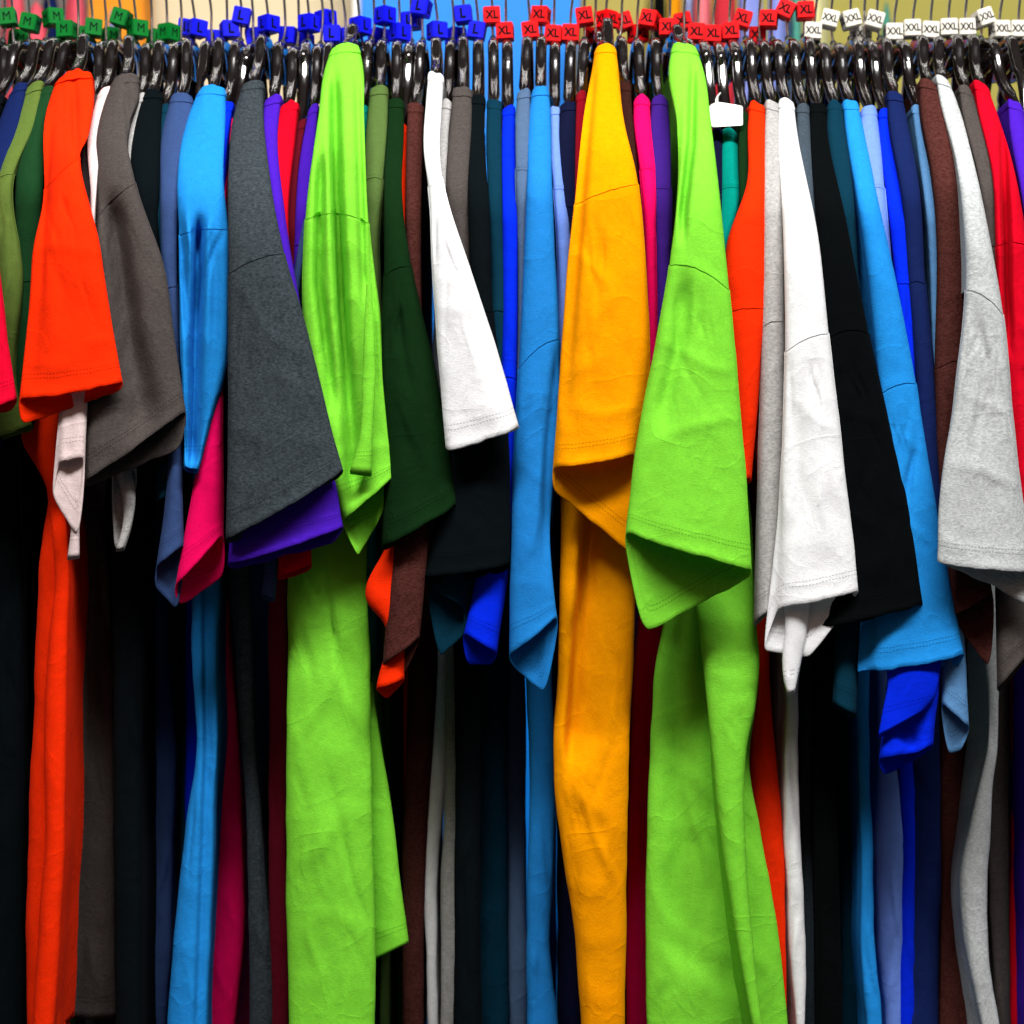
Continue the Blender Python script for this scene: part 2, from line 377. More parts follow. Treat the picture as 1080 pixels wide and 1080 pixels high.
# hangers: letter, cube px, py, tilt (deg, + = clockwise), yaw (deg), pushed-back step, neck px, py
H = [
('M',8.5,19,-8,5,0,3,45),('M',14,36,6,30,2,15,50),('M',32,24.5,12,-6,0,30.5,45),('M',56,19,-6,38,0,48,45),('M',70.5,32,-1,-8,0,65.5,43),
('M',85,33,2,20,2,82,46),('M',98.5,30,5,14,0,96,40),('M',113,34,-2,30,2,112,47),('M',128,19.5,18,-8,0,126,45),('M',145,31,0,36,0,141.5,41),
('M',161.5,36,3,30,2,160,49),('M',178,35,2,-34,0,174,45),('L',193,25,8,10,2,191,47),('L',207.5,30.5,6,32,0,203,43),('L',223,37,-2,16,2,224,49),
('L',242,32,-3,22,0,237,43),('L',255,18,11,4,0,254,45),('L',266.5,37,-10,8,1,268,49),('L',283.5,26,0,45,0,281.7,40),('L',304,36,6,-16,1,298,47),
('L',318,40,-2,-30,2,313,52),('L',326,25,1,-34,0,325,45),('L',342.6,18,-4,46,1,338,49),('L',351,37,0,-4,0,351,50),('L',365,35,-2,20,2,364,50),
('L',380,28,0,45,0,377,33),('L',398,35,0,38,2,392,44),('L',406,17,0,45,0,405,45),('L',422,35,2,34,0,420.5,45),('L',433,20,-2,-14,1,434,46),
('L',444.5,8.5,12,-16,0,446,45),('L',461,33,-1,26,0,461,44),('L',480,34,-2,36,2,477,45),('L',489,16,-5,-4,0,489,41),('L',503,33,10,-6,0,505,44),
('XL',518.5,17.5,-3,2,0,520,43),('XL',532.7,34,-2,-6,0,534.6,45),('XL',559.5,33,-6,-4,0,557,41),('XL',570.5,17,5,-16,0,571,41),('XL',584,37,5,-8,0,585,47),
('XL',602,36,3,-4,0,602,45),('XL',616.5,18,-8,-4,0,616.5,44),('XL',627,34,2,-8,2,629,43),('XL',640,21,0,44,0,638.5,25),('XL',658,21,-18,0,1,653.4,43),
('XL',673.5,34,-1,26,1,671,44),('XL',685.4,21,15,-22,0,688.6,43),('XL',704,30,0,-4,0,709,34),('XL',721,21,-11,-4,1,722,46),('XL',734.6,35,3,-6,0,738.5,45),
('XL',751.5,37,2,-3,0,754,47),('XL',769.6,34,-3,2,0,769.6,45),('XL',783,21,18,-4,0,786.5,43),('XL',800,36,2,-8,1,801,45),('XL',811,21,5,-14,0,815,44),
('XL',828,11,26,-6,0,831,43),('XL',849,12,-2,-2,0,847.6,41),('XXL',856.7,34,3,-2,0,862.5,48),('XXL',875,21,15,-5,0,878.7,48),('XXL',897,21,-15,4,0,897,43),
('XXL',910,35,3,12,1,912.4,45),('XXL',922,22,16,-2,0,928,43),('XXL',942,35,0,0,0,945,45),('XXL',961,31,-2,0,0,966,41),('XXL',980,33,2,2,0,984,43),
('XXL',999.6,30,-2,-2,0,1002,40),('XXL',1018,30,-3,4,0,1019,40),('XXL',1036.6,19.5,-21,14,0,1034.6,43),('XXL',1054,32,-3,12,0,1055.4,43),('XXL',1074,32,2,-4,0,1075,43),
]

# ------------------------------------------------------------------ the shirts, left to right
# rows: (y, xl, xr) or (xl, yl, xr, yr) from the collar along the shoulder to the cuff; seam = index of the row where the sleeve is sewn on
# back: lower edge of the far side of the sleeve opening (left, right); d: how far the sleeve swings out (- = nearer); body: (y, xl, xr) of the hanging front edge
SH = []
def S(key, mat, label, short, rows, seam=None, d=0.0, back=None, body=None, byf=0.05, folds=(), T=0.011, extra=None, hem=1135, bfolds=(), flaps=(), deep=0.40):
    SH.append(dict(key=key, mat=mat, label=label, short=short, rows=[(r[1], r[0], r[2], r[0]) if len(r) == 3 else r for r in rows], seam=seam, d=d,
                   back=back, body=body, byf=byf, folds=folds, T=T, extra=extra, hem=hem, bfolds=bfolds, flaps=flaps, deep=deep))

S('s0','crimson','crimson red t-shirt whose sleeve end enters at the left edge above the dark green one','crimson t-shirt at the left edge',
  [(104,-12,3),(170,-40,-14),(240,-50,-6),(340,-46,6),(-44,434,18,421)], 2, -0.04, back=((-42,440),(12,434)))
S('s1','ink','almost black t-shirt at the left edge, left of the navy one','almost black t-shirt at the left edge',
  [(102,-14,5),(150,-30,-8),(240,-44,-16),(470,-50,-20)], 2, 0.016, byf=0.08, body=[(540,-14,22),(700,-12,28),(900,-14,27),(1090,-18,26)])  # near-black colour of this body stands in for shade along the edge
S('s2','navy','navy blue t-shirt, narrow shoulder strip left of the light olive one','navy t-shirt beside the olive one',
  [(87,13,29),(120,0,24),(180,-16,10),(300,-24,4),(470,-30,2)], 3, 0.01)
S('s3','olive','light olive green t-shirt with its shoulder seam showing near the left edge','light olive t-shirt',
  [(88,27,46),(130,12,38),(-4,190,15,184),(-6,300,25,290),(-10,430,22,424),(-12,462,34,448)], 2, 0.004, back=((-12,466),(36,454)), byf=0.17, body=[(560,-30,4),(800,-32,2),(1090,-36,0)])
S('s4','forest','forest green t-shirt squeezed between the light olive and orange-red ones','forest green t-shirt beside the orange-red one',
  [(91,41,58),(130,24,50),(200,16,46),(300,18,42),(400,14,38),(4,455,36,445)], 3, 0.012, back=((6,460),(34,452)))
S('s5','orange','bright orange-red t-shirt with a wide sleeve, the big one at far left','big orange-red t-shirt',
  [(74,60,97),(100,52,99),(140,46,94),(47,200,84,166),(36,262,103,252),(30,330,116,330),(20,419,130,402)], 3, -0.05,
  back=((22,446),(128,412)), byf=0.03,
  body=[(400,26,66),(440,22,64),(468,24,62),(492,38,62),(518,50,66),(560,46,72),(600,42,75),(700,37,72),(800,33,72),(900,30,70),(1000,28,66),(1090,29,62)],
  folds=[([(56,130),(51,200),(44,330),(36,400)],14,0.014,'s-'),([(78,96),(80,150)],4,0.010,'g')], extra=[([(505,48,65),(560,55,71),(610,58,73),(660,53,72),(720,48,71),(800,47,70),(880,48,69),(950,43,66),(1020,38,62),(1100,34,56)],-0.018,0)], deep=0.12)
S('s6','charcoal','dark charcoal t-shirt almost hidden between orange-red and blush ones','dark charcoal t-shirt beside the blush one',
  [(101,93,105),(140,88,102),(240,84,100),(450,82,100)], 2, 0.015, byf=0.24, body=[(560,92,126),(800,90,126),(1090,88,130)])
S('s7','blush','pale blush pink t-shirt with a crumpled cuff under the orange-red sleeve','pale blush t-shirt',
  [(91,105,118),(130,94,110),(95,230,100,226),(300,76,98),(410,66,92),(62,486,90,482)], 3, -0.034, back=((55,520),(84,560)), T=0.006,
  folds=[([(75,400),(73,480)],4,0.003,'g')], flaps=[([(66,476,87,474),(72,505,88,505),(75,555,84,555),(71,588,84,586)],-0.030)])
S('s8','warmgrey','warm charcoal grey t-shirt with a wide sleeve right of the big orange-red one','warm charcoal t-shirt with wide sleeve',
  [(78,119,146),(100,111,147),(102,140,136,130),(102,230,143,193),(96,320,172,280),(92,420,186,366),(90,504,196,434)], 3, -0.03,
  back=((90,512),(190,474)), body=[(560,88,112),(640,82,117),(700,75,119),(800,78,121),(900,80,122),(1000,72,122),(1062,67,124)], hem=1074,
  folds=[([(118,215),(134,330),(152,440)],11,0.024,'g'),([(134,100),(136,140)],3,0.008,'g')], byf=0.16)
S('s9','lightgrey','light grey t-shirt showing a thin strip and a narrow drooping cuff','light grey t-shirt beside the black-green one',
  [(99,145,153),(150,134,140),(260,130,142),(400,120,144),(118,488,145,500)], 2, 0.012, back=((120,576),(130,578)), T=0.006, flaps=[([(120,486,138,492),(128,520,143,520),(128,560,137,560),(122,579,131,578)],0.0)])
S('s10','ink','black-green t-shirt with long shoulder strip left of the steel blue one','black-green t-shirt beside the steel blue one',
  [(94,150,172),(130,139,170),(200,138,168),(300,150,172),(400,155,188),(150,500,190,480)], 3, 0.006, back=((152,520),(186,538)), byf=0.09, body=[(540,118,152),(700,120,152),(900,120,150),(1090,122,150)])
S('s11','deepteal','dark teal t-shirt, a sliver beside the steel blue one with its cuff low down','dark teal t-shirt beside the steel blue one',
  [(109,171,178),(160,163,172),(300,164,176),(420,166,180),(166,528,181,520)], 2, 0.014)
S('s12','indigo','steel blue t-shirt with long narrow sleeve between black-green and sky blue','steel blue t-shirt at left',
  [(98,181,203),(130,172,204),(200,169,190),(171,308,187,302),(400,172,192),(500,178,193),(165,597,195,576)], 3, -0.004,
  back=((163,618),(188,640)), body=[(600,156,180),(700,152,178),(800,152,186),(900,152,182),(1000,150,180),(1090,147,175)], byf=0.2)
S('s13','sky','sky blue t-shirt with a deeply creased sleeve tapering to a pinched cuff','sky blue t-shirt with the creased sleeve',
  [(90,210,238),(115,200,238),(190,187,236),(189,248,241,243),(190,320,241,310),(192,400,237,396),(194,450,222,446),(194,491,208,494)], 3, -0.022,
  T=0.012, body=[(600,202,231),(700,203,230),(800,206,228),(880,194,226),(1000,182,222),(1090,176,218)],
  folds=[([(210,244),(207,330),(203,470)],6,0.040,'g'),([(197,232),(203,268)],4,-0.009,'g'),([(190,244),(197,330)],5,0.014,'g'),([(222,236),(214,258),(208,290)],4,-0.008,'g'),([(236,246),(226,262),(214,300)],3,0.005,'g'),([(228,260),(226,360),(214,440)],6,0.006,'g')], bfolds=[([(214,600),(216,800),(206,1090)],10,0.012,'s+')], byf=0.09)
S('s14','royal','royal blue t-shirt, small strip left of the heather charcoal one','royal blue t-shirt beside the heather charcoal one',
  [(107,232,246),(150,224,240),(250,220,236),(450,220,232)], 2, 0.012, byf=0.2, body=[(600,196,214),(1090,196,212)])
S('s15','pink','hot pink t-shirt with its folded cuff hanging below the sky blue sleeve','hot pink t-shirt with folded cuff',
  [(125,240,250),(160,231,240),(210,228,238),(300,226,236),(395,224,235),(470,212,235),(530,200,235),(184,616,236,566)], 3, -0.008,
  back=((188,637),(237,608)), T=0.016, body=[(640,226,243),(720,226,247),(800,226,253),(900,228,257),(1000,222,256),(1090,216,246)], byf=0.2)
S('s16','heather','dark heather charcoal t-shirt with a wide sleeve and stitched cuff','heather charcoal t-shirt',
  [(84,256,278),(120,246,278),(180,241,284),(241,290,300,268),(241,380,324,350),(240,470,346,440),(238,566,362,497)], 3, -0.055,
  back=((240,573),(361,503)), T=0.014, body=[(600,238,262),(680,246,266),(760,252,268),(850,259,275),(950,262,283),(1090,264,291)], byf=0.15)
S('s17','purple','purple t-shirt whose cuff shows under the heather charcoal sleeve','purple t-shirt under the heather charcoal one',
  [(100,280,297),(140,270,293),(220,272,300),(330,290,318),(430,270,336),(520,246,356),(240,592,362,556)], 3, -0.036, back=((242,600),(352,572)), T=0.012)
S('s18','red','red t-shirt, strip between the two purple ones, cuff corner low down','red t-shirt between the purple ones',
  [(107,295,315),(140,283,312),(220,286,304),(330,300,312),(450,298,322),(293,606,328,596)], 3, -0.012)
S('s19','maroon','dark maroon t-shirt sunk between the red and second purple ones','dark maroon t-shirt beside the red one',
  [(127,313,323),(180,304,315),(280,302,314),(460,300,316)], 2, 0.016, byf=0.15, body=[(600,284,304),(800,283,303),(1090,286,305)])
S('s20','purple','purple t-shirt half hidden by the left edge of the first lime green one','purple t-shirt beside the first lime one',
  [(110,326,336),(160,317,332),(260,310,324),(460,306,330)], 2, 0.012)
S('s20b','indigo','denim blue t-shirt seen only as a small rolled cuff below the purple sleeve','denim blue t-shirt with the rolled cuff',
  [(130,344,352),(220,322,330),(400,296,306),(560,284,297),(276,626,290,629)], 2, -0.004, T=0.007)
S('s21','lime','lime green t-shirt with bunched sleeve, right of the heather charcoal one','lime green t-shirt with bunched sleeve',
  [(46,350,378),(62,344,382),(120,336,384),(322,232,389,236),(320,330,400,330),(330,430,411,440),(346,500,416,484),(362,548,416,502)], 3, -0.030,
  back=((378,584),(398,552)), T=0.018, byf=0.02,
  folds=[([(353,92),(355,200),(361,330),(374,500)],5,0.040,'g'),([(377,90),(381,220),(384,300)],4,0.012,'g'),([(338,170),(336,300),(350,420)],5,0.022,'g'),([(392,250),(394,400)],5,0.010,'g')],
  body=[(560,306,386),(600,304,387),(700,303,390),(800,302,392),(900,302,394),(1000,303,395),(1090,304,396)],
  extra=[([(720,380,392),(800,384,404),(880,386,417),(950,388,425),(1000,390,431)],0.045,1)], flaps=[([(386,300,392,300),(382,400,396,400),(379,462,393,458),(369,497,392,500)],-0.052)])
S('s22','teal','teal green t-shirt, short strip right of the first lime green one','teal green t-shirt beside the first lime one',
  [(110,374,389),(160,376,386),(260,380,392),(450,388,402)], 2, 0.012)
S('s23','moss','moss green t-shirt strip between the teal and bottle green ones','moss green t-shirt beside the bottle green one',
  [(90,391,409),(115,388,409),(190,384,404),(250,384,400),(400,392,406)], 2, 0.004)
S('s24','bottle','bottle green t-shirt with a wide dark sleeve left of the white one','bottle green t-shirt with wide sleeve',
  [(104,408,426),(130,406,426),(200,405,424),(405,292,434,282),(402,380,455,374),(406,480,472,460),(404,574,481,532)], 3, -0.026,
  back=((405,580),(480,540)), T=0.012)
S('s25','orange','orange-red t-shirt, a spark below the bottle green sleeve with a pointed cuff','orange-red t-shirt with pointed cuff',
  [(131,421,430),(190,418,428),(300,416,428),(460,414,430),(570,410,428),(388,636,424,640),(404,655,426,660),(397,726,427,716)], 3, -0.002, back=((408,736),(424,722)), T=0.009)
S('s26','brown','heathered brown t-shirt left of the first white one, its cuff hanging low','heathered brown t-shirt beside the first white one',
  [(109,430,447),(140,429,446),(250,428,444),(370,430,446),(560,416,452),(404,700,443,672)], 3, -0.010, back=((406,706),(422,716)), T=0.012,
  body=[(700,430,462),(800,428,456),(900,425,450),(1090,424,446)], byf=0.16)
S('s27','white','white t-shirt with a bright flared sleeve in the middle of the rack','white t-shirt with flared sleeve',
  [(76,452,468),(110,449,466),(160,447,464),(452,198,467,190),(457,300,498,292),(463,380,526,376),(471,472,547,450)], 3, -0.045,
  back=((471,474),(546,454)), T=0.010, body=[(690,456,470),(760,456,471),(820,448,470),(900,445,463),(1000,449,460),(1090,452,462)], byf=0.17)
S('s28','lightgrey','pale grey t-shirt, thin strip right of the white flared sleeve','pale grey t-shirt beside the first white one',
  [(105,466,477),(150,462,473),(200,463,478),(380,470,488)], 2, 0.006,
  body=[(720,470,482),(860,468,484),(940,465,489),(1090,465,482)], byf=0.17)
S('s29','warmgrey','warm grey t-shirt in the centre left of the black-green one','warm grey t-shirt in the centre',
  [(92,478,498),(115,476,498),(200,470,494),(300,478,498),(400,474,500),(500,456,490),(450,582,481,551)], 3, 0.0, T=0.008)
S('s30','ink','black-green t-shirt in the centre with a broad dark sleeve under the white one','black-green t-shirt under the white sleeve',
  [(100,495,512),(130,493,511),(220,494,516),(330,494,520),(460,474,536),(448,606,538,594)], 3, -0.014, back=((452,616),(536,602)), T=0.011, byf=0.1, body=[(640,478,506),(800,480,506),(1090,478,508)])
S('s31','deepteal','dark teal t-shirt in the centre left of the royal blue strip','dark teal t-shirt in the centre',
  [(105,514,529),(130,513,529),(220,515,530),(330,516,534),(500,480,520),(452,620,490,640)], 3, 0.004, back=((464,690),(490,668)), T=0.010, byf=0.16, body=[(640,504,537),(850,503,536),(1090,502,538)])
S('s32','royal','royal blue t-shirt in the centre with curled cuff below the black sleeve','royal blue t-shirt with curled cuff',
  [(112,530,543),(150,529,544),(260,530,546),(400,528,545),(540,512,540),(600,503,536),(488,668,524,688)], 3, 0.002, back=((492,700),(520,699)), T=0.013)
S('s33','slate','slate blue t-shirt strip left of the central sky blue one','slate blue t-shirt beside the central sky blue one',
  [(94,546,559),(120,544,559),(180,544,558),(260,546,556),(450,544,556)], 2, 0.006, body=[(700,532,553),(900,530,555),(1090,530,557)], byf=0.18)
S('s34','bluesky','sky blue t-shirt in the centre with long straight sleeve left of the yellow one','sky blue t-shirt in the centre',
  [(91,562,578),(106,559,580),(180,556,582),(260,553,585),(547,390,590,358),(542,480,588,470),(540,560,580,556),(538,630,584,622),(537,690,588,652)], 4, -0.012,
  back=((540,700),(574,728)), T=0.013, folds=[([(584,380),(574,480),(572,580)],12,0.014,'s+')],
  body=[(640,554,584),(730,556,583),(800,558,585),(900,557,584),(1000,556,581),(1090,556,590)], byf=0.09)
S('s35','peri','periwinkle blue t-shirt strip between sky blue and dark navy','periwinkle t-shirt beside the central sky blue one',
  [(111,580,590),(150,580,590),(200,584,596),(260,588,603),(400,586,600)], 2, 0.008)
S('s36','midnight','dark navy t-shirt strip left of the yellow one','dark navy t-shirt left of the yellow one',
  [(107,591,608),(130,590,608),(220,592,610),(450,590,606)], 2, 0.014, byf=0.13, body=[(600,584,606),(800,586,610),(1090,588,614)])
S('s37','darkred','dark red t-shirt sliver against the left edge of the yellow one','dark red t-shirt left of the yellow one',
  [(96,608,618),(140,607,618),(240,606,620),(450,604,620)], 2, 0.014)
S('s38','yellow','golden yellow t-shirt with wide curled sleeve, tallest of the rack','golden yellow t-shirt',
  [(46,628,649),(60,626,651),(120,616,657),(606,216,673,194),(598,290,681,284),(592,380,684,372),(584,494,672,480)], 3, -0.032,
  back=((583,517),(677,586)), T=0.016, byf=0.015,
  folds=[([(628,80),(617,200),(609,300),(600,420)],16,0.016,'s-'),([(630,190),(664,178)],6,-0.002,'g')],
  body=[(520,592,668),(560,592,670),(600,590,670),(700,588,668),(800,584,664),(860,587,663),(900,593,662),(960,603,661),(1010,608,660),(1090,613,659)],
  bfolds=[([(618,520),(612,600),(604,700),(598,780)],22,0.03,'s+')])
S('s39','cocoa','cocoa brown t-shirt strip between the yellow and hot pink ones','cocoa brown t-shirt right of the yellow one',
  [(86,653,665),(120,654,667),(200,662,674),(400,668,682)], 2, 0.006)
S('s40','pink','hot pink t-shirt strip right of the cocoa brown one','hot pink t-shirt beside the cocoa brown one',
  [(101,669,685),(120,668,686),(180,675,692),(250,680,692),(400,682,692)], 2, 0.004, body=[(660,674,704),(740,668,698),(850,662,690),(1090,660,683)], byf=0.17)
S('s41','plum','deep violet t-shirt strip left of the second lime green one','deep violet t-shirt beside the second lime one',
  [(101,688,704),(125,686,706),(200,690,708),(300,692,706),(450,690,704)], 2, 0.008)
S('s42','lime','lime green t-shirt with the widest sleeve, right of the golden yellow one','lime green t-shirt with the widest sleeve',
  [(46,710,734),(62,706,740),(130,714,750),(706,280,769,306),(694,350,775,370),(672,460,784,470),(659,562,793,600)], 3, -0.058,
  back=((679,664),(792,608)), T=0.018, byf=0.045,
  folds=[([(731,80),(729,150),(720,225)],4,0.022,'g'),([(716,120),(712,200)],4,0.008,'g'),([(722,300),(716,360),(700,430)],9,0.010,'g')],
  body=[(610,706,796),(640,702,797),(700,692,800),(740,688,797),(800,685,790),(880,682,803),(960,681,817),(1090,682,832)],
  bfolds=[([(712,620),(716,760),(716,1000)],16,0.010,'g')], extra=[([(600,728,794),(640,734,795),(700,741,801),(745,746,797),(790,750,788),(840,755,785),(920,765,788),(1000,778,795),(1100,797,806)],-0.045,0)])
S('s43','midnight','midnight blue t-shirt sliver under the white price tag','midnight blue t-shirt under the price tag',
  [(134,752,762),(180,751,762),(300,752,764),(450,754,766)], 2, 0.012)
S('s44','teal','teal green t-shirt strip below the white price tag','teal green t-shirt below the price tag',
  [(136,762,778),(160,761,781),(200,760,782),(260,756,768),(430,756,768)], 2, 0.004)
S('s45','bottle','bottle green t-shirt sliver left of the orange-red one with the slanting edge','bottle green t-shirt beside the price tag',
  [(118,780,790),(160,779,791),(220,780,792),(450,776,790)], 2, 0.010)
S('s46','orange','orange-red t-shirt slanting behind the second lime green sleeve','orange-red t-shirt behind the lime sleeve',
  [(107,791,806),(130,789,808),(190,788,808),(260,766,808),(764,330,807,326),(430,772,798),(505,776,792)], 4, -0.014,
  body=[(690,796,812),(760,792,815),(830,790,821),(900,800,827),(980,814,828),(1090,818,830)], byf=0.08)
S('s47','lightgrey','light grey t-shirt between the orange-red and bright white ones','light grey t-shirt beside the second white one',
  [(106,808,821),(130,807,823),(240,805,826),(803,346,827,340),(801,450,828,440),(798,560,826,550),(795,654,821,633)], 3, -0.012,
  body=[(680,813,830),(800,814,830),(900,818,832),(1000,824,840),(1090,834,846)], byf=0.15)
S('s48','white','bright white t-shirt with long sleeve and crumpled cuff, right of light grey','bright white t-shirt with crumpled cuff',
  [(105,822,837),(130,821,840),(250,826,863),(828,372,874,352),(825,470,886,456),(823,560,897,546),(821,640,904,622)], 3, -0.032,
  back=((806,684),(854,692)), T=0.013, body=[(640,812,850),(690,822,846),(727,828,842),(800,827,842),(900,828,845),(1000,832,850),(1090,840,849)], byf=0.08,
  folds=[([(862,520),(880,600)],3,-0.003,'g'),([(840,420),(842,560)],8,0.003,'g')], flaps=[([(826,630,856,622),(828,664,852,660),(825,700,845,696),(827,718,841,715),(831,730,838,728)],-0.030)])
S('s49','greyslate','slate grey t-shirt strip between the bright white and big black ones','slate grey t-shirt beside the big black one',
  [(109,841,853),(140,841,855),(220,850,860),(350,862,876),(500,862,884),(855,662,880,648)], 3, 0.004, byf=0.14, body=[(660,842,862),(850,844,862),(1090,848,866)])
S('s50','black','black t-shirt with a large plain sleeve, right of the bright white one','black t-shirt with large sleeve',
  [(109,854,871),(140,854,874),(240,862,894),(868,362,916,352),(878,460,938,448),(882,560,960,548),(856,660,973,637)], 3, -0.020, back=((858,664),(972,642)), T=0.013, byf=0.09, body=[(680,858,886),(850,860,884),(1090,862,890)])
S('s51','deepteal','dark teal t-shirt strip between the black and sky blue ones at right','dark teal t-shirt beside the big black one',
  [(106,873,888),(130,872,891),(200,882,900),(300,890,906),(500,890,912),(878,740,902,752)], 3, 0.008, byf=0.16, body=[(740,882,906),(850,884,906),(1090,886,912)])
S('s52','sky','sky blue t-shirt with a long wide sleeve reaching lowest at right','sky blue t-shirt with the lowest sleeve',
  [(106,889,904),(130,891,910),(200,902,924),(300,916,946),(927,417,966,405),(930,500,982,500),(924,600,998,590),(921,705,1017,690)], 4, -0.008,
  back=((903,708),(1012,702)), T=0.014, body=[(640,902,926),(700,902,918),(800,905,917),(900,908,920),(1000,908,923),(1090,915,931)], byf=0.11)
S('s53','peri','periwinkle blue t-shirt strip between sky blue and royal blue at right','periwinkle t-shirt at right',
  [(112,909,924),(135,907,927),(200,918,933),(280,926,940),(450,938,950)], 2, 0.004,
  body=[(720,925,944),(800,926,946),(880,920,957),(950,922,955),(1090,934,953)], byf=0.17)
S('s54','royal','royal blue t-shirt at right with a twisted cuff below the sky blue sleeve','royal blue t-shirt with twisted cuff',
  [(115,927,941),(140,926,945),(200,934,953),(300,945,962),(400,950,966),(560,946,975),(690,938,992),(927,798,984,786)], 3, 0.004, back=((932,816),(980,792)), T=0.012,
  folds=[([(950,690),(946,740),(960,785)],7,0.016,'g'),([(975,700),(968,760)],6,0.010,'g')], byf=0.17, body=[(700,944,962),(850,950,966),(1090,948,966)], flaps=[([(932,690,994,684),(936,722,991,712),(931,748,986,734),(926,776,976,748)],-0.012)])
S('s55','navy','navy blue t-shirt strip at right, left of the dusty blue one','navy t-shirt beside the dusty blue one',
  [(96,936,951),(120,937,956),(200,950,970),(300,958,976),(400,966,986),(560,976,996)], 3, 0.002, byf=0.17, body=[(640,958,990),(850,956,992),(1090,952,990)])
S('s56','dustblue','dusty blue t-shirt at right with a small cuff curling below','dusty blue t-shirt at right',
  [(111,961,977),(140,965,984),(220,976,990),(400,984,998),(640,992,1016),(993,742,1022,768)], 3, 0.012, back=((1000,794),(1014,790)), T=0.009)
S('s57','brown','heathered maroon brown t-shirt at right, left of the pale heather grey one','heathered maroon brown t-shirt',
  [(84,970,988),(105,970,996),(180,982,1012),(260,988,1018),(986,390,1020,380),(990,500,1030,500),(1006,650,1048,626)], 4, -0.004, back=((1008,656),(1044,700)), T=0.012, byf=0.18, body=[(690,988,1024),(850,990,1020),(1090,990,1026)])
S('s58','ashgrey','pale heather grey t-shirt with a broad sleeve near the right edge','pale heather grey t-shirt',
  [(80,987,1000),(100,990,1008),(170,1008,1027),(240,1016,1042),(1018,306,1058,332),(1006,420,1068,440),(991,520,1078,530),(987,592,1088,602)], 4, -0.040,
  back=((1036,612),(1096,642)), T=0.014, folds=[([(1030,330),(1040,450)],10,0.003,'g')],
  body=[(640,1036,1068),(690,1037,1054),(740,1042,1053),(785,1041,1052),(830,1032,1047),(880,1020,1044),(920,1012,1042),(970,1013,1042),(1020,1022,1044),(1090,1036,1055)], byf=0.13)
S('s59','warmgrey','warm grey t-shirt strip between pale heather grey and red at right','warm grey t-shirt beside the right-hand red one',
  [(90,1011,1025),(115,1014,1032),(180,1030,1046),(260,1042,1052),(420,1052,1066),(600,1050,1080),(1052,724,1084,690)], 3, 0.002,
  body=[(740,1046,1066),(900,1042,1064),(1090,1050,1066)], byf=0.19)
S('s60','red','red t-shirt at right with a deep fold running down the shoulder','red t-shirt at the right',
  [(87,1027,1042),(110,1030,1050),(180,1046,1070),(260,1050,1084),(340,1054,1096),(560,1066,1124)], 3, -0.012,
  folds=[([(1058,140),(1064,340)],4,0.024,'g')], body=[(720,1064,1090),(850,1066,1096),(1090,1060,1094)], byf=0.2)
S('s61','purple','purple t-shirt at the right edge beyond the red one','purple t-shirt at the right edge',
  [(106,1063,1078),(130,1064,1084),(200,1076,1100),(300,1090,1116),(520,1100,1140)], 3, 0.0, byf=0.12, body=[(600,1084,1112),(1090,1088,1118)])

def fold_dy(folds, PX, PY):
    out = np.zeros_like(PX)
    for pts, w_, dep, kind in folds:
        ys = np.array([p[1] for p in pts], float); xs = np.array([p[0] for p in pts], float)
        xl = np.interp(PY, ys, xs); win = sstep(PY, ys[0] - 25, ys[0] + 25) * (1 - sstep(PY, ys[-1] - 10, ys[-1] + 40))
        dx = PX - xl
        if kind == 'g': out += dep * np.exp(-(dx / w_) ** 2) * win
        else:
            if kind == 's-': dx = -dx
            out += dep / (1 + np.exp(-np.clip(dx / 1.6, -30, 30))) * np.exp(-np.maximum(dx, 0) / w_) * win
    return out

NF, NS = 44, 9
THF = np.linspace(0, np.pi, NF)
SF = (1 - np.cos(THF)) / 2
SIN = np.sin(THF)
SFS = 0.55 * np.linspace(0, 1, NF) + 0.45 * SF
SINS = np.sqrt(np.maximum(0, 1 - (2 * SFS - 1) ** 2))

def wrinkle(X, Z, sd, a=1.0):
    w1 = noise3(X * 16 + noise3(Z * 5, X * 4, sd) * 0.8, Z * 5, sd * 1.7 + 0.31)
    w2 = noise3(X * 30 + Z * 14, Z * 22 - X * 9, sd * 2.3 + 5.7)
    r = 1 - np.abs(noise3(X * 9 + Z * 11, Z * 7 - X * 6, sd * 3.1 + 9.1)) * 2.6
    r = np.clip(r, 0, 1) ** 6
    return a * (0.0070 * w1 + 0.0021 * w2 - 0.0022 * r)

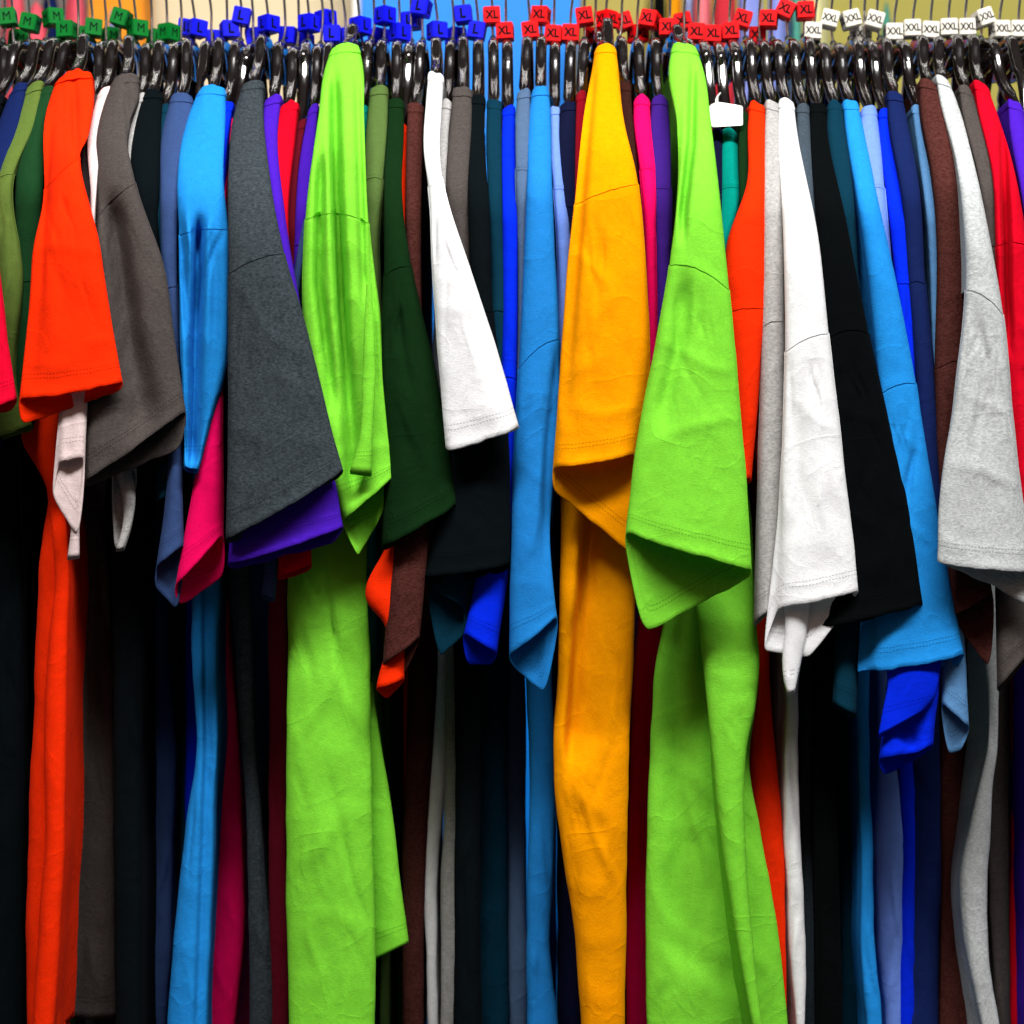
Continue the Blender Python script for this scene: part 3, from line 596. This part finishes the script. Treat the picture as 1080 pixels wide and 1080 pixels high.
def make_shirt(i, s):
    rows = np.array(s['rows'], float); nR = len(rows); seam = s['seam'] or nR - 2
    sd = i * 3.77 + 1.3
    lean = (540 - rows[0, 0]) / 540 * 2.6 + math.sin(sd * 5.1) * 1.6
    rows[0, 1] += lean; rows[0, 3] -= lean; rows[1, 1] += lean * 0.7; rows[1, 3] -= lean * 0.7
    ytop = (rows[0, 1] + rows[0, 3]) / 2
    mat = fab(s['mat'])
    yc = (rows[:, 1] + rows[:, 3]) / 2
    T_ = yc.copy()
    for k in range(1, nR): T_[k] = max(T_[k], T_[k - 1] + 6)
    def front_Y(y):
        base = 0.118 * (1 - sstep(y, ytop - 30, ytop + 125)) - 0.008 * sstep(y, ytop + 60, ytop + 250)
        return base + s['d'] * sstep(y, ytop + 10, ytop + 190)
    root = empty('t_shirt', pt((rows[0, 0] + rows[0, 2]) / 2, ytop, 0.118), s['label'], 't-shirt', 't-shirts on the rail')
    org = root.location
    x_c = pt((rows[0, 0] + rows[0, 2]) / 2, ytop, 0.118).x
    w_seam = rows[seam, 2] - rows[seam, 0]
    b_seam = -min(w_seam * 0.12, 6) * (1 + 0.5 * math.sin(sd * 7.7))
    def seam_bow(PX, PY):
        ym = rows[seam, 1] + (rows[seam, 3] - rows[seam, 1]) * np.clip((PX - rows[seam, 0]) / w_seam, 0, 1)
        k = np.clip((PX - rows[seam, 0]) / w_seam, 0, 1)
        g = np.exp(-((PY - ym) / 32) ** 2)
        return g * (b_seam * 4 * k * (1 - k) + 1.3 * noise3(PX * 0.13, sd, 3.9))
    def u_loops(R, Yf, own=False, dome=None, tb=0.011, back_to=None, rmax=0.013, wr=1.0, folds=(), shrink=0.0, bump=None):
        """R (n,4) px rows, Yf (n,) nearest depth -> loops open at the back"""
        n = len(R); wd = (R[:, 2] - R[:, 0]) / 1080
        rd = np.minimum(wd * 0.5, rmax)
        PX = R[:, [0]] + (R[:, [2]] - R[:, [0]]) * SF
        PY = R[:, [1]] + (R[:, [3]] - R[:, [1]]) * SF
        if not own: PY = PY + seam_bow(PX, PY)
        if dome is not None:
            PY = PY + dome[:, None] * 7 * noise3(PX * 0.11, sd, 0.7)
            PY = PY + dome[:, None] * (1 - np.sqrt(np.maximum(0, 1 - (2 * SF - 1) ** 2))) * (wd * 540)[:, None]
        Y = Yf[:, None] + rd[:, None] * (1 - SIN ** 0.8)
        Y = Y + fold_dy(folds, PX, PY) * SIN ** 0.5
        P = at(PX, PY, Y)
        amp = wr * np.clip(wd * 14, 0.15, 1)[:, None] * SIN
        if not own and n > 9: amp = amp * (1 - sstep(np.arange(n), n - 9, n - 1))[:, None]
        P[..., 1] += wrinkle(P[..., 0], P[..., 2], sd) * amp
        if bump is not None: P[..., 1] -= bump[:, None] * SIN ** 0.3
        if shrink: P[..., 1] += shrink
        # sides run back along the hanger
        L = P[:, 0]; Rr = P[:, -1]
        yb = np.full(n, 0.40) if back_to is None else back_to
        q = (np.arange(1, NS + 1) / NS) ** 1.3
        def side(E, sgn):
            xt = ((L[:, 0] + Rr[:, 0]) / 2)[:, None] * 0.8 + x_c * 0.2 + sgn * tb / 2 if own else x_c + sgn * tb / 2
            out = np.empty((n, NS, 3))
            out[..., 1] = E[:, [1]] + (yb[:, None] - E[:, [1]]) * q
            k = sstep(q * (yb[:, None] - E[:, [1]]), 0.0, 0.07)
            out[..., 0] = E[:, [0]] * (1 - k) + xt * k
            out[..., 2] = E[:, [2]]
            out[..., 0] += 0.003 * noise3(out[..., 1] * 18, out[..., 2] * 9, sd + sgn) * k
            return out
        return np.concatenate([side(L, -1)[:, ::-1], P, side(Rr, 1)], 1)

    # collar band
    B = Build()
    band = 9.0
    yy = np.linspace(ytop, ytop + band, 9)
    R = hermite(yy, T_, rows)
    e = (yy - ytop) / band
    pad = 0.4 * np.sin(e * math.pi) + 0.35
    R[:, 0] -= pad; R[:, 2] += pad
    loops = u_loops(R, front_Y(yy) - 0.0012, dome=(0.34 + 0.2 * math.sin(sd * 2.3)) * (1 - e) + 0.22, back_to=np.full(9, 0.32), wr=0.2)
    inner = loops[:4].copy(); inner[..., 1] += 0.0025
    inner[..., 0] = x_c + (inner[..., 0] - x_c) * 0.72; inner[..., 2] -= 0.0006
    rim = (loops[0] + inner[0]) / 2; rim[:, 2] += 0.0012
    B.grid(np.concatenate([inner[::-1], rim[None], loops]))
    B.obj('collar', [mat], root, org)

    # shoulder yoke + hanging body in one mesh
    B = Build()
    ys = yc[seam]
    n1 = max(14, int((ys - ytop - band) / 5))
    yy = np.linspace(ytop + band - 2.5, T_[seam], n1)
    R = hermite(yy, T_, rows)
    e = np.linspace(0, 1, n1)
    back = np.clip(0.44 - front_Y(yy), 0.32, 0.42)
    bump = 0.0010 * np.exp(-((yy - T_[seam] + 2) / 4.0) ** 2)
    loops = u_loops(R, front_Y(yy), dome=0.25 * (1 - sstep(e, 0, 0.5)), back_to=back, folds=s['folds'], bump=bump)
    B.grid(loops)
    if s['body']:
        bd = np.array(s['body'], float); y0 = bd[0, 0]
        hem = min(s['hem'], 1135); yend = max(bd[-1, 0], hem)
        if yend > bd[-1, 0]: bd = np.vstack([bd, [yend, bd[-1, 1] + (bd[-1, 1] - bd[-2, 1]) * 0.2, bd[-1, 2] + (bd[-1, 2] - bd[-2, 2]) * 0.2]])
        ystart = min(ytop + 110, y0 - 60)
        yy = np.linspace(ystart, yend, 110)
        xx = hermite(np.clip(yy, y0, None), bd[:, 0], bd[:, 1:])
        c0 = 540 + x_c * 1080 * D / (D + s['byf'])
        k = sstep(yy, ystart, y0)[:, None]
        top = np.array([[c0 - 5, c0 + 5]])
        xx = top * (1 - k) + xx * k
        R = np.stack([xx[:, 0], yy, xx[:, 1], yy], -1)
        # soft vertical wobble of the two edges
        R[:, 0] += 2.6 * noise3(yy * 0.013, sd, 0.5) + 1.2 * noise3(yy * 0.035, sd, 2.5); R[:, 2] += 2.6 * noise3(yy * 0.013, sd, 7.5) + 1.2 * noise3(yy * 0.035, sd, 4.5)
        rb_ = random.Random(i * 7 + 3); bf = list(s['bfolds'])
        for _ in range(int((bd[:, 2] - bd[:, 1]).max() / 6)):
            y1_ = rb_.uniform(y0, yend - 80); rw = hermite(np.array([y1_]), bd[:, 0], bd[:, 1:])[0]; x1_ = rw[0] + (rw[1] - rw[0]) * rb_.uniform(0.1, 0.9)
            l_ = rb_.uniform(30, 110); sl = rb_.uniform(-0.7, 0.7)
            bf.append(([(x1_, y1_), (x1_ + sl * l_ * 0.35, y1_ + l_ * 0.5), (x1_ + sl * l_, y1_ + l_)], rb_.uniform(2, 6), rb_.choice((-1, 1)) * rb_.uniform(0.001, 0.0032), 'g'))
        Yf = s['byf'] + 0.05 * (1 - k[:, 0])
        lp = u_loops(R, Yf, own=True, back_to=np.full(len(yy), s['deep']), folds=bf, wr=1.35, rmax=0.016)
        v = np.broadcast_to(((yend - yy) / 1080)[:, None], lp.shape[:2]); u = np.broadcast_to(np.cumsum(np.r_[0, np.linalg.norm(np.diff(lp[-1], axis=0), axis=1)])[None], lp.shape[:2])
        inn = lp[-12:].copy(); inn[..., 1] += 0.002; inn[:, :NS, 0] += 0.001; inn[:, -NS:, 0] -= 0.001
        B.grid(np.concatenate([lp, inn[::-1]]), np.concatenate([u, u[-12:]]), np.concatenate([v, v[-12:][::-1]]))
        for ex_rows, dy, hemmed in (s['extra'] or ()):      # further folds of the same body: front panel or far panel swinging out
            ex = np.array(ex_rows, float); y_e = np.linspace(ex[0, 0], ex[-1, 0], 80)
            xx = hermite(y_e, ex[:, 0], ex[:, 1:])
            f = sstep(np.linspace(0, 1, 80), 0.8, 1) * (1 if hemmed else 0)
            R = np.stack([xx[:, 0], y_e + 14 * f, xx[:, 1], y_e - 6 * f], -1)
            R[:, 0] += 1.5 * noise3(y_e * 0.02, sd, 12.5); R[:, 2] += 1.5 * noise3(y_e * 0.02, sd, 14.5)
            fade = 1 - sstep(np.linspace(0, 1, 80), 0, 0.12)
            lp = u_loops(R, back_to=np.full(80, s['deep']), Yf=s['byf'] + dy + 0.03 * fade * (0 if hemmed else 1), own=True, wr=1.1)
            v = np.broadcast_to(((ex[-1, 0] - y_e) / 1080 + (0 if hemmed else 1))[:, None], lp.shape[:2])
            inn = lp[-10:].copy(); inn[..., 1] += 0.002
            uu = u[:80]
            B.grid(np.concatenate([lp, inn[::-1]]), np.concatenate([uu, uu[-10:]]), np.concatenate([v, v[-10:][::-1]]))
    else:                                   # plain fall from the hanger, deep between its neighbours
        zt = pt(0, ytop + 100, 0.11).z
        zz = np.linspace(zt, -0.63, 60)
        Yf = 0.23 + 0.02 * noise3(zz * 4, sd, 1.5)
        wdt = 0.0055 + 0.002 * noise3(zz * 5, sd, 4.5)
        xm = x_c + 0.006 * noise3(zz * 3, sd, 8.5) * sstep(zt - zz, 0, 0.2)
        sc = (D + Yf) / D / 1080
        R = np.stack([540 + (xm - wdt) / sc, 540 - zz / sc, 540 + (xm + wdt) / sc, 540 - zz / sc], -1)
        B.grid(u_loops(R, Yf, wr=1.0))
    B.obj('body', [mat], root, org)

    # sleeve
    wide = rows[-1, 2] - rows[-1, 0]
    r0 = random.Random(i * 13 + 5)
    if wide > 34:
        s['folds'] = list(s['folds'])
        for _ in range(3 + int(wide / 22)):
            v0 = r0.uniform(0.16, 0.78); y0_ = T_[seam] + (T_[-1] - T_[seam]) * v0
            row = hermite(np.array([y0_]), T_, rows)[0]; x0_ = row[0] + (row[2] - row[0]) * r0.uniform(0.15, 0.85)
            ln_ = r0.uniform(35, 95); sl = r0.uniform(-0.6, 0.6)
            s['folds'].append(([(x0_, y0_), (x0_ + sl * ln_ * 0.4, y0_ + ln_ * 0.5), (x0_ + sl * ln_, y0_ + ln_)], r0.uniform(2.0, 5.0), r0.choice((-1, 1, 1)) * r0.uniform(0.0009, 0.0024), 'g'))
        for q in range(int(wide / 14)):
            k_ = r0.uniform(0.1, 0.9); xs_ = rows[seam, 0] + w_seam * k_; y_s = rows[seam, 1] + (rows[seam, 3] - rows[seam, 1]) * k_
            s['folds'].append(([(xs_, y_s + 27), (xs_ + r0.uniform(-4, 4), y_s + 40), (xs_ + r0.uniform(-10, 10), y_s + 62)], r0.uniform(1.8, 3.4), r0.uniform(0.0008, 0.0018), 'g'))
    B = Build()
    n = max(26, int((T_[-1] - T_[seam]) / 4.5))
    e = np.linspace(0, 1, n)
    tt = T_[seam] + (T_[-1] - T_[seam]) * e
    R = hermite(tt, T_, rows)
    wob = sstep(e, 0.05, 0.35)
    R[:, 0] += 1.4 * wob * noise3(tt * 0.02, sd, 2.5); R[:, 2] += 1.4 * wob * noise3(tt * 0.02, sd, 5.5)
    wd = (R[:, 2] - R[:, 0]) / 1080
    rd0 = min(wd[0] * 0.5, 0.013)
    Tm = np.minimum(rd0 * (1 - sstep(e, 0, 0.5)) + s['T'] * sstep(e, 0, 0.5), np.maximum(wd * 0.7, 0.004))
    Yf = front_Y(tt)
    bl, br = s['back'] or ((rows[-1, 0] + 0.5, rows[-1, 1] + 5), (rows[-1, 2] - 0.5, rows[-1, 3] + 5))
    off = np.array([bl[0] - rows[-1, 0], bl[1] - rows[-1, 1], br[0] - rows[-1, 2], br[1] - rows[-1, 3]])
    Rb = R + off * (sstep(e, 0.35, 1.0) ** 1.3)[:, None]
    # front edge of the cuff bows a little
    bow = 4.0 * np.clip((wd / 0.08), 0, 1) * sstep(e, 0.5, 1)
    def loop(inset=0.0, rows_=slice(None)):
        r, rb, t, yf = R[rows_], Rb[rows_], Tm[rows_], Yf[rows_]
        PX = r[:, [0]] + (r[:, [2]] - r[:, [0]]) * SFS; PY = r[:, [1]] + (r[:, [3]] - r[:, [1]]) * SFS
        PY = PY + bow[rows_][:, None] * SINS
        PY = PY + seam_bow(PX, PY)
        Y = yf[:, None] + t[:, None] * (1 - SINS ** 0.8) + fold_dy(s['folds'], PX, PY) * SINS ** 0.5
        F = at(PX, PY, Y)
        hemstep = 0.0007 * sstep((T_[-1] - tt[rows_]) / 1080, 0.023, 0.0205)
        amp = (np.clip(wd[rows_] * 14, 0.15, 1) * sstep(e[rows_], 0.0, 0.12))[:, None] * SINS
        F[..., 1] += wrinkle(F[..., 0], F[..., 2], sd) * amp - hemstep[:, None] * SINS ** 0.3
        s2, sin2 = SFS[1:-1][::-1], SINS[1:-1][::-1]
        BX = rb[:, [0]] + (rb[:, [2]] - rb[:, [0]]) * s2; BY = rb[:, [1]] + (rb[:, [3]] - rb[:, [1]]) * s2
        Q = yf[:, None] + t[:, None] * (1.15 + 0.75 * sin2)
        Q = Q + fold_dy(s['folds'], BX, BY) * sin2 ** 0.5
        K = at(BX, BY, Q)
        K[..., 1] += wrinkle(K[..., 0], K[..., 2], sd + 40, 0.6) * sin2
        if inset:
            F[..., 1] += inset * SINS; K[..., 1] -= inset * sin2
            cx = (F[:, [0], 0] + F[:, [-1], 0]) / 2; hw = np.maximum(np.abs(F[:, [-1], 0] - F[:, [0], 0]) / 2, 1e-4)
            F[..., 0] = cx + (F[..., 0] - cx) * (1 - inset / hw * 0.8)
            cx = (K[:, [0], 0] + K[:, [-1], 0]) / 2
            K[..., 0] = cx + (K[..., 0] - cx) * (1 - inset / hw * 0.8)
        # the two side folds run from the front hem to the back hem
        q = (np.arange(1, 15) / 15.0)[None, :, None]
        sgn = np.array([1.0, 0, 0])
        def sidefold(A, Bq, sg):
            M = A[:, None] * (1 - q) + Bq[:, None] * q
            bulge = 0.0011 * np.sin(q[..., 0] * np.pi)
            M[..., 0] += sg * bulge * (1 if not inset else 0.3); return M
        C = np.concatenate([F, sidefold(F[:, -1], K[:, 0], 1), K, sidefold(K[:, -1], F[:, 0], -1)], 1)
        # round off the corners of the opening and let the hem ripple a little
        k = sstep(e[rows_], 0.25, 0.85)[:, None, None]
        Sm = C
        for _ in range(16 if wd[-1] > 0.05 else 40):
            Sm = 0.25 * np.roll(Sm, 1, 1) + 0.5 * Sm + 0.25 * np.roll(Sm, -1, 1)
        for ax in (0, 2):
            a0, a1 = C[..., ax].min(1), C[..., ax].max(1); b0, b1 = Sm[..., ax].min(1), Sm[..., ax].max(1)
            sc_ = np.minimum((a1 - a0) / np.maximum(b1 - b0, 1e-5), 1.5)
            Sm[..., ax] = ((a0 + a1) / 2)[:, None] + (Sm[..., ax] - ((b0 + b1) / 2)[:, None]) * sc_[:, None]
        C = C * (1 - k) + Sm * k
        hw = sstep(e[rows_], 0.8, 1.0)[:, None]
        rip = noise3(C[..., 0] * 55, C[..., 1] * 55, sd + 2.2) + 0.5 * noise3(C[..., 0] * 140, C[..., 1] * 140, sd)
        C[..., 2] += 0.0022 * rip * hw
        C[:, :NF, 1] -= (0.0016 * sstep((T_[-1] - tt[rows_]) / 1080, 0.010, 0.0))[:, None] * SINS
        return C
    O = loop()
    m = max(6, int(n * 0.45))
    I = loop(0.0022, slice(n - m, n))[::-1]
    u1 = np.cumsum(np.r_[0, np.linalg.norm(np.diff(O[-1], axis=0), axis=1)])
    U = np.broadcast_to(u1[None], O.shape[:2]); V = np.broadcast_to(((T_[-1] - tt) / 1080)[:, None], O.shape[:2])
    lip = (O[-1] + I[0]) / 2; lip[:, 2] -= 0.0009
    U2 = np.broadcast_to(u1[None], I.shape[:2]); V2 = np.broadcast_to(((T_[-1] - tt[n - m:]) / 1080)[::-1][:, None], I.shape[:2])
    up = O[:1].copy(); up[..., 2] += 0.004; up[..., 1] += 0.0012; up[..., 0] += (up[..., 0].mean() - up[..., 0]) * 0.14     # seam allowance tucked up behind the shoulder
    O = np.concatenate([up, O]); U = np.concatenate([U[:1], U]); V = np.concatenate([V[:1] + 0.008, V])
    B.grid(np.concatenate([O, lip[None], I]), np.concatenate([U, u1[None], U2]), np.concatenate([V, V[-1:], V2]), closed=True)
    for fl in s['flaps']:                   # a crumpled piece of the cuff that stands out of the opening
        fr_, dd = np.array(fl[0], float), fl[1]
        tf = (fr_[:, 1] + fr_[:, 3]) / 2; te = np.linspace(tf[0], tf[-1], 30); R = hermite(te, tf, fr_)
        w_ = (R[:, 2] - R[:, 0]) / 1080; tk = np.minimum(w_ * 0.35, 0.007)
        PX = R[:, [0]] + (R[:, [2]] - R[:, [0]]) * SFS; PY = R[:, [1]] + (R[:, [3]] - R[:, [1]]) * SFS
        F = at(PX, PY, dd + tk[:, None] * (1 - SINS)); F[..., 1] += wrinkle(F[..., 0], F[..., 2], sd + 9, 0.5) * SINS
        Kb = at(PX, PY + 3, dd + tk[:, None] * (1 + SINS))[:, 1:-1][:, ::-1]
        C = np.concatenate([F, Kb], 1); cen = C.mean(1, keepdims=True)
        In = (cen + (C - cen) * 0.86)[-14:][::-1]
        uf = np.cumsum(np.r_[0, np.linalg.norm(np.diff(C[-1], axis=0), axis=1)])
        vf = (te[-1] - te) / 1080
        B.grid(np.concatenate([C, In]), np.broadcast_to(uf[None], (len(C) + 14, C.shape[1])), np.broadcast_to(np.r_[vf, vf[-14:][::-1]][:, None], (len(C) + 14, C.shape[1])), closed=True)
    B.obj('sleeve', [mat], root, org)
    s['root'] = root; s['x_c'] = x_c; s['ytop'] = ytop
    s['path'] = [((R_[0] + R_[2]) / 2, y_, front_Y(y_)) for R_, y_ in ((hermite(np.array([ytop + q]), T_, rows)[0], ytop + q) for q in (5, 25, 50, 80))]

for i, s in enumerate(SH): make_shirt(i, s)

# ------------------------------------------------------------------ hangers
# pair every shirt with a hanger, keeping the order along the rail
ratio = (D + 0.118) / (D + RAIL_Y)
want = [540 + (sum(s['rows'][0][0::2]) / 2 - 540) * ratio for s in SH]
nH, nS = len(H), len(SH)
C = np.full((nS + 1, nH + 1), 1e9); C[0] = 0; pick = {}
for a in range(1, nS + 1):
    for b in range(a, nH + 1):
        take = C[a - 1, b - 1] + (want[a - 1] - H[b - 1][6]) ** 2
        skip = C[a, b - 1] if b - 1 >= a else 1e9
        C[a, b] = min(take, skip); pick[a, b] = take <= skip
a, b = nS, nH; pair = {}
while a > 0:
    if pick[a, b]: pair[b - 1] = a - 1; a -= 1
    b -= 1
rnd = random.Random(5)
CAPM = None
def smooth_path(pts, k=5):
    P = [Vector(p) for p in pts]; out = []
    for i in range(len(P) - 1):
        p0, p1, p2, p3 = P[max(i - 1, 0)], P[i], P[i + 1], P[min(i + 2, len(P) - 1)]
        for j in range(k):
            t = j / k
            out.append(0.5 * ((2 * p1) + (p2 - p0) * t + (2 * p0 - 5 * p1 + 4 * p2 - p3) * t * t + (3 * p1 - p0 - 3 * p2 + p3) * t ** 3))
    out.append(P[-1]); return out
def bar(path, w, h, n=16):
    """rounded bar, w across X, h across the path in its own plane"""
    rows = []
    for i, p in enumerate(path):
        t = (path[min(i + 1, len(path) - 1)] - path[max(i - 1, 0)]).normalized()
        a = Vector((1, 0, 0)); a = (a - t * a.dot(t)).normalized(); b_ = t.cross(a)
        ww, hh = (w[i], h[i]) if hasattr(w, '__len__') else (w, h)
        r = []
        for k in range(n):
            th = k / n * 2 * math.pi; cx, cy = math.cos(th), math.sin(th)
            ex = math.copysign(abs(cx) ** 0.85, cx) * ww / 2; ey = math.copysign(abs(cy) ** 0.85, cy) * hh / 2
            r.append(list(p + a * ex + b_ * ey))
        rows.append(r)
    return np.array(rows)

empties = []
for j, (let, cx, cy, tilt, yaw, push, hx, hy) in enumerate(H):
    neck = pt(hx, hy, RAIL_Y)
    if j in pair:
        s = SH[pair[j]]
        fr = [pt(px, py, y + o_) for (px, py, y), o_ in zip(s['path'], (0.016, 0.032, 0.048, 0.058))]
        lab = 'black hanger, %s %s cube, holding the %s' % (CUBE_WORD[let], let, s['short'])
    else:
        X = neck.x + (neck.x) * 0.0
        fr = [Vector((X, 0.142, neck.z - 0.058)), Vector((X, 0.130, neck.z - 0.085)), Vector((X, 0.122, neck.z - 0.12)), Vector((X, 0.118, neck.z - 0.15))]
        k = min((q for q in pair if q > j), default=None); k0 = max((q for q in pair if q < j), default=None)
        lab = 'empty black hanger, %s %s cube, left of the %s' % (CUBE_WORD[let], let, SH[pair[k]]['short']) if k is not None else \
              'black hanger with %s %s cube at the right end' % (CUBE_WORD[let], let)
    if len(lab.replace('-', ' ').split()) > 16: lab = lab.replace('black ', '').replace(' cube', '')
    if len(lab.replace('-', ' ').split()) > 16: lab = lab.replace(' the ', ' ')
    root = empty('hanger', neck, lab, 'hanger', 'black hangers on the rail')
    B = Build()
    z0 = neck.z
    lean = (fr[0] - neck)
    dz0 = fr[0].z - z0
    mid = [neck + Vector((0, 0.0, -0.006)),
           Vector((neck.x + lean.x * 0.10, RAIL_Y - 0.022, z0 - 0.009)),
           Vector((neck.x + lean.x * 0.30, RAIL_Y - 0.045, z0 + dz0 * 0.22)),
           Vector((neck.x + lean.x * 0.62, RAIL_Y - 0.062, z0 + dz0 * 0.62))]
    front = smooth_path(mid + fr, 5)
    W = 0.0118
    nW = len(front)
    ws = [W * (1.0 if q < nW * 0.52 else 0.62) for q in range(nW)]; hs = [0.013] * nW
    B.grid(bar(front, ws, hs), closed=True)
    backp = [Vector((p.x + (p.x - neck.x) * -1.6, 2 * RAIL_Y - p.y, p.z)) for p in front]
    B.grid(bar(backp, ws, hs), closed=True)
    # end cap on the neck and the flat web below it
    sph = []
    for q in range(7):
        la = q / 6 * math.pi
        sph.append([[neck.x + W * 0.42 * math.sin(la) * math.cos(t), RAIL_Y + 0.008 * math.sin(la) * math.sin(t), z0 - 0.007 + 0.007 * math.cos(la)] for t in np.linspace(0, 2 * math.pi, 14, endpoint=False)])
    B.grid(np.array(sph), closed=True)
    wv = []
    for sx in (-0.0022, 0.0022):
        for (dy, dz) in ((-0.05, -0.018), (-0.058, -0.034), (-0.03, -0.04), (0, -0.043), (0.03, -0.04), (0.058, -0.034), (0.05, -0.018), (0, -0.006)):
            wv.append((neck.x + sx - dy / 0.1 * lean.x * 0.25 * (1 if dy < 0 else 0), RAIL_Y + dy, z0 + dz))
    f = [list(range(8))[::-1], list(range(8, 16))] + [[q, (q + 1) % 8, (q + 1) % 8 + 8, q + 8] for q in range(8)]
    B.raw(wv, f)
    B.obj('hanger_body', [M_HANG], root, neck)
    # small collar where the hook screws in
    B = Build()
    B.grid(np.array([[[neck.x + r_ * math.cos(t), RAIL_Y + r_ * math.sin(t), z0 + h_] for t in np.linspace(0, 2 * math.pi, 12, endpoint=False)]
                     for h_, r_ in ((-0.002, 0.0036), (0.0035, 0.0036), (0.0038, 0.0028), (0.0052, 0.0026), (0.0053, 0.0004))]), closed=True)
    B.obj('neck_cap', [M_CAP], root, neck)
    # hook: up through the cube, kinked, over the rail
    cp = pt(cx, cy, RAIL_Y + 0.004 * push)
    ln = rnd.uniform(-0.004, 0.004) + (-0.004 if cx < 560 else 0.004)
    xk = (cp.x + neck.x) / 2
    kink = Vector((xk, RAIL_Y, max(cp.z + 0.012, pt(0, 14 + rnd.uniform(-4, 4), RAIL_Y).z)))
    hk = [neck + Vector((0, 0, 0.002)), Vector((xk, RAIL_Y, z0 + (kink.z - z0) * 0.5)), kink]
    xr = kink.x + ln
    hk += [Vector((kink.x + ln * 0.5, RAIL_Y - 0.004, (kink.z + Rz - 0.022) / 2 + 0.002))]
    hk += [Vector((xr, RAIL_Y + 0.0155 * math.cos(a_), Rz + 0.0155 * math.sin(a_))) for a_ in np.radians([-125, -170, -215, -260, -305, -345])[0:6]]
    B = Build(); B.grid(tube(smooth_path(hk, 4), 0.00145, 8), closed=True)
    B.obj('hook', [M_STEEL], root, neck)
    cu = bpy.data.objects.new('size_cube', CUBE_ME[let]); COL.objects.link(cu); cu.parent = root
    cu.location = cp - neck + Vector((0, 0.010 * push, 0))
    cu.rotation_euler = (Matrix.Rotation(math.radians(tilt), 3, 'Y') @ Matrix.Rotation(math.radians(yaw), 3, 'Z')).to_euler()
    cu['label'] = '%s plastic cube marked %s' % (CUBE_WORD[let], let)

# ------------------------------------------------------------------ price tag
B = Build()
Yt = 0.085
a = [(750, 110), (756, 107.5), (764, 108.5), (782, 111.5), (783.5, 113), (783.5, 131), (782, 132.2), (752, 134), (750.5, 133), (747.5, 113)]
f_ = np.array([list(pt(x, y, Yt + 0.003 * math.sin(x * 0.2))) for x, y in a]); bk = f_ + [0, 0.0006, 0]
n = len(a)
B.raw(np.concatenate([f_, bk]), [list(range(n)), list(range(n, 2 * n))[::-1]] + [[q, q + n, (q + 1) % n + n, (q + 1) % n] for q in range(n)])
tg = empty('price_tag', pt(758, 110, Yt), 'blank white card tag hanging by a loop below the red XL cubes', 'tag')
B.obj('card', [M_PAPER], tg, tg.location, smooth=False)
B = Build(); B.grid(tube(smooth_path([pt(756, 112, Yt - 0.002), pt(755, 106, Yt - 0.001), pt(757, 101, 0.10), pt(760, 98, 0.125), pt(757, 103, 0.105), pt(757.5, 112, Yt + 0.003)], 5), 0.0006, 6), closed=True)
B.obj('loop', [M_PAPER], tg, tg.location)
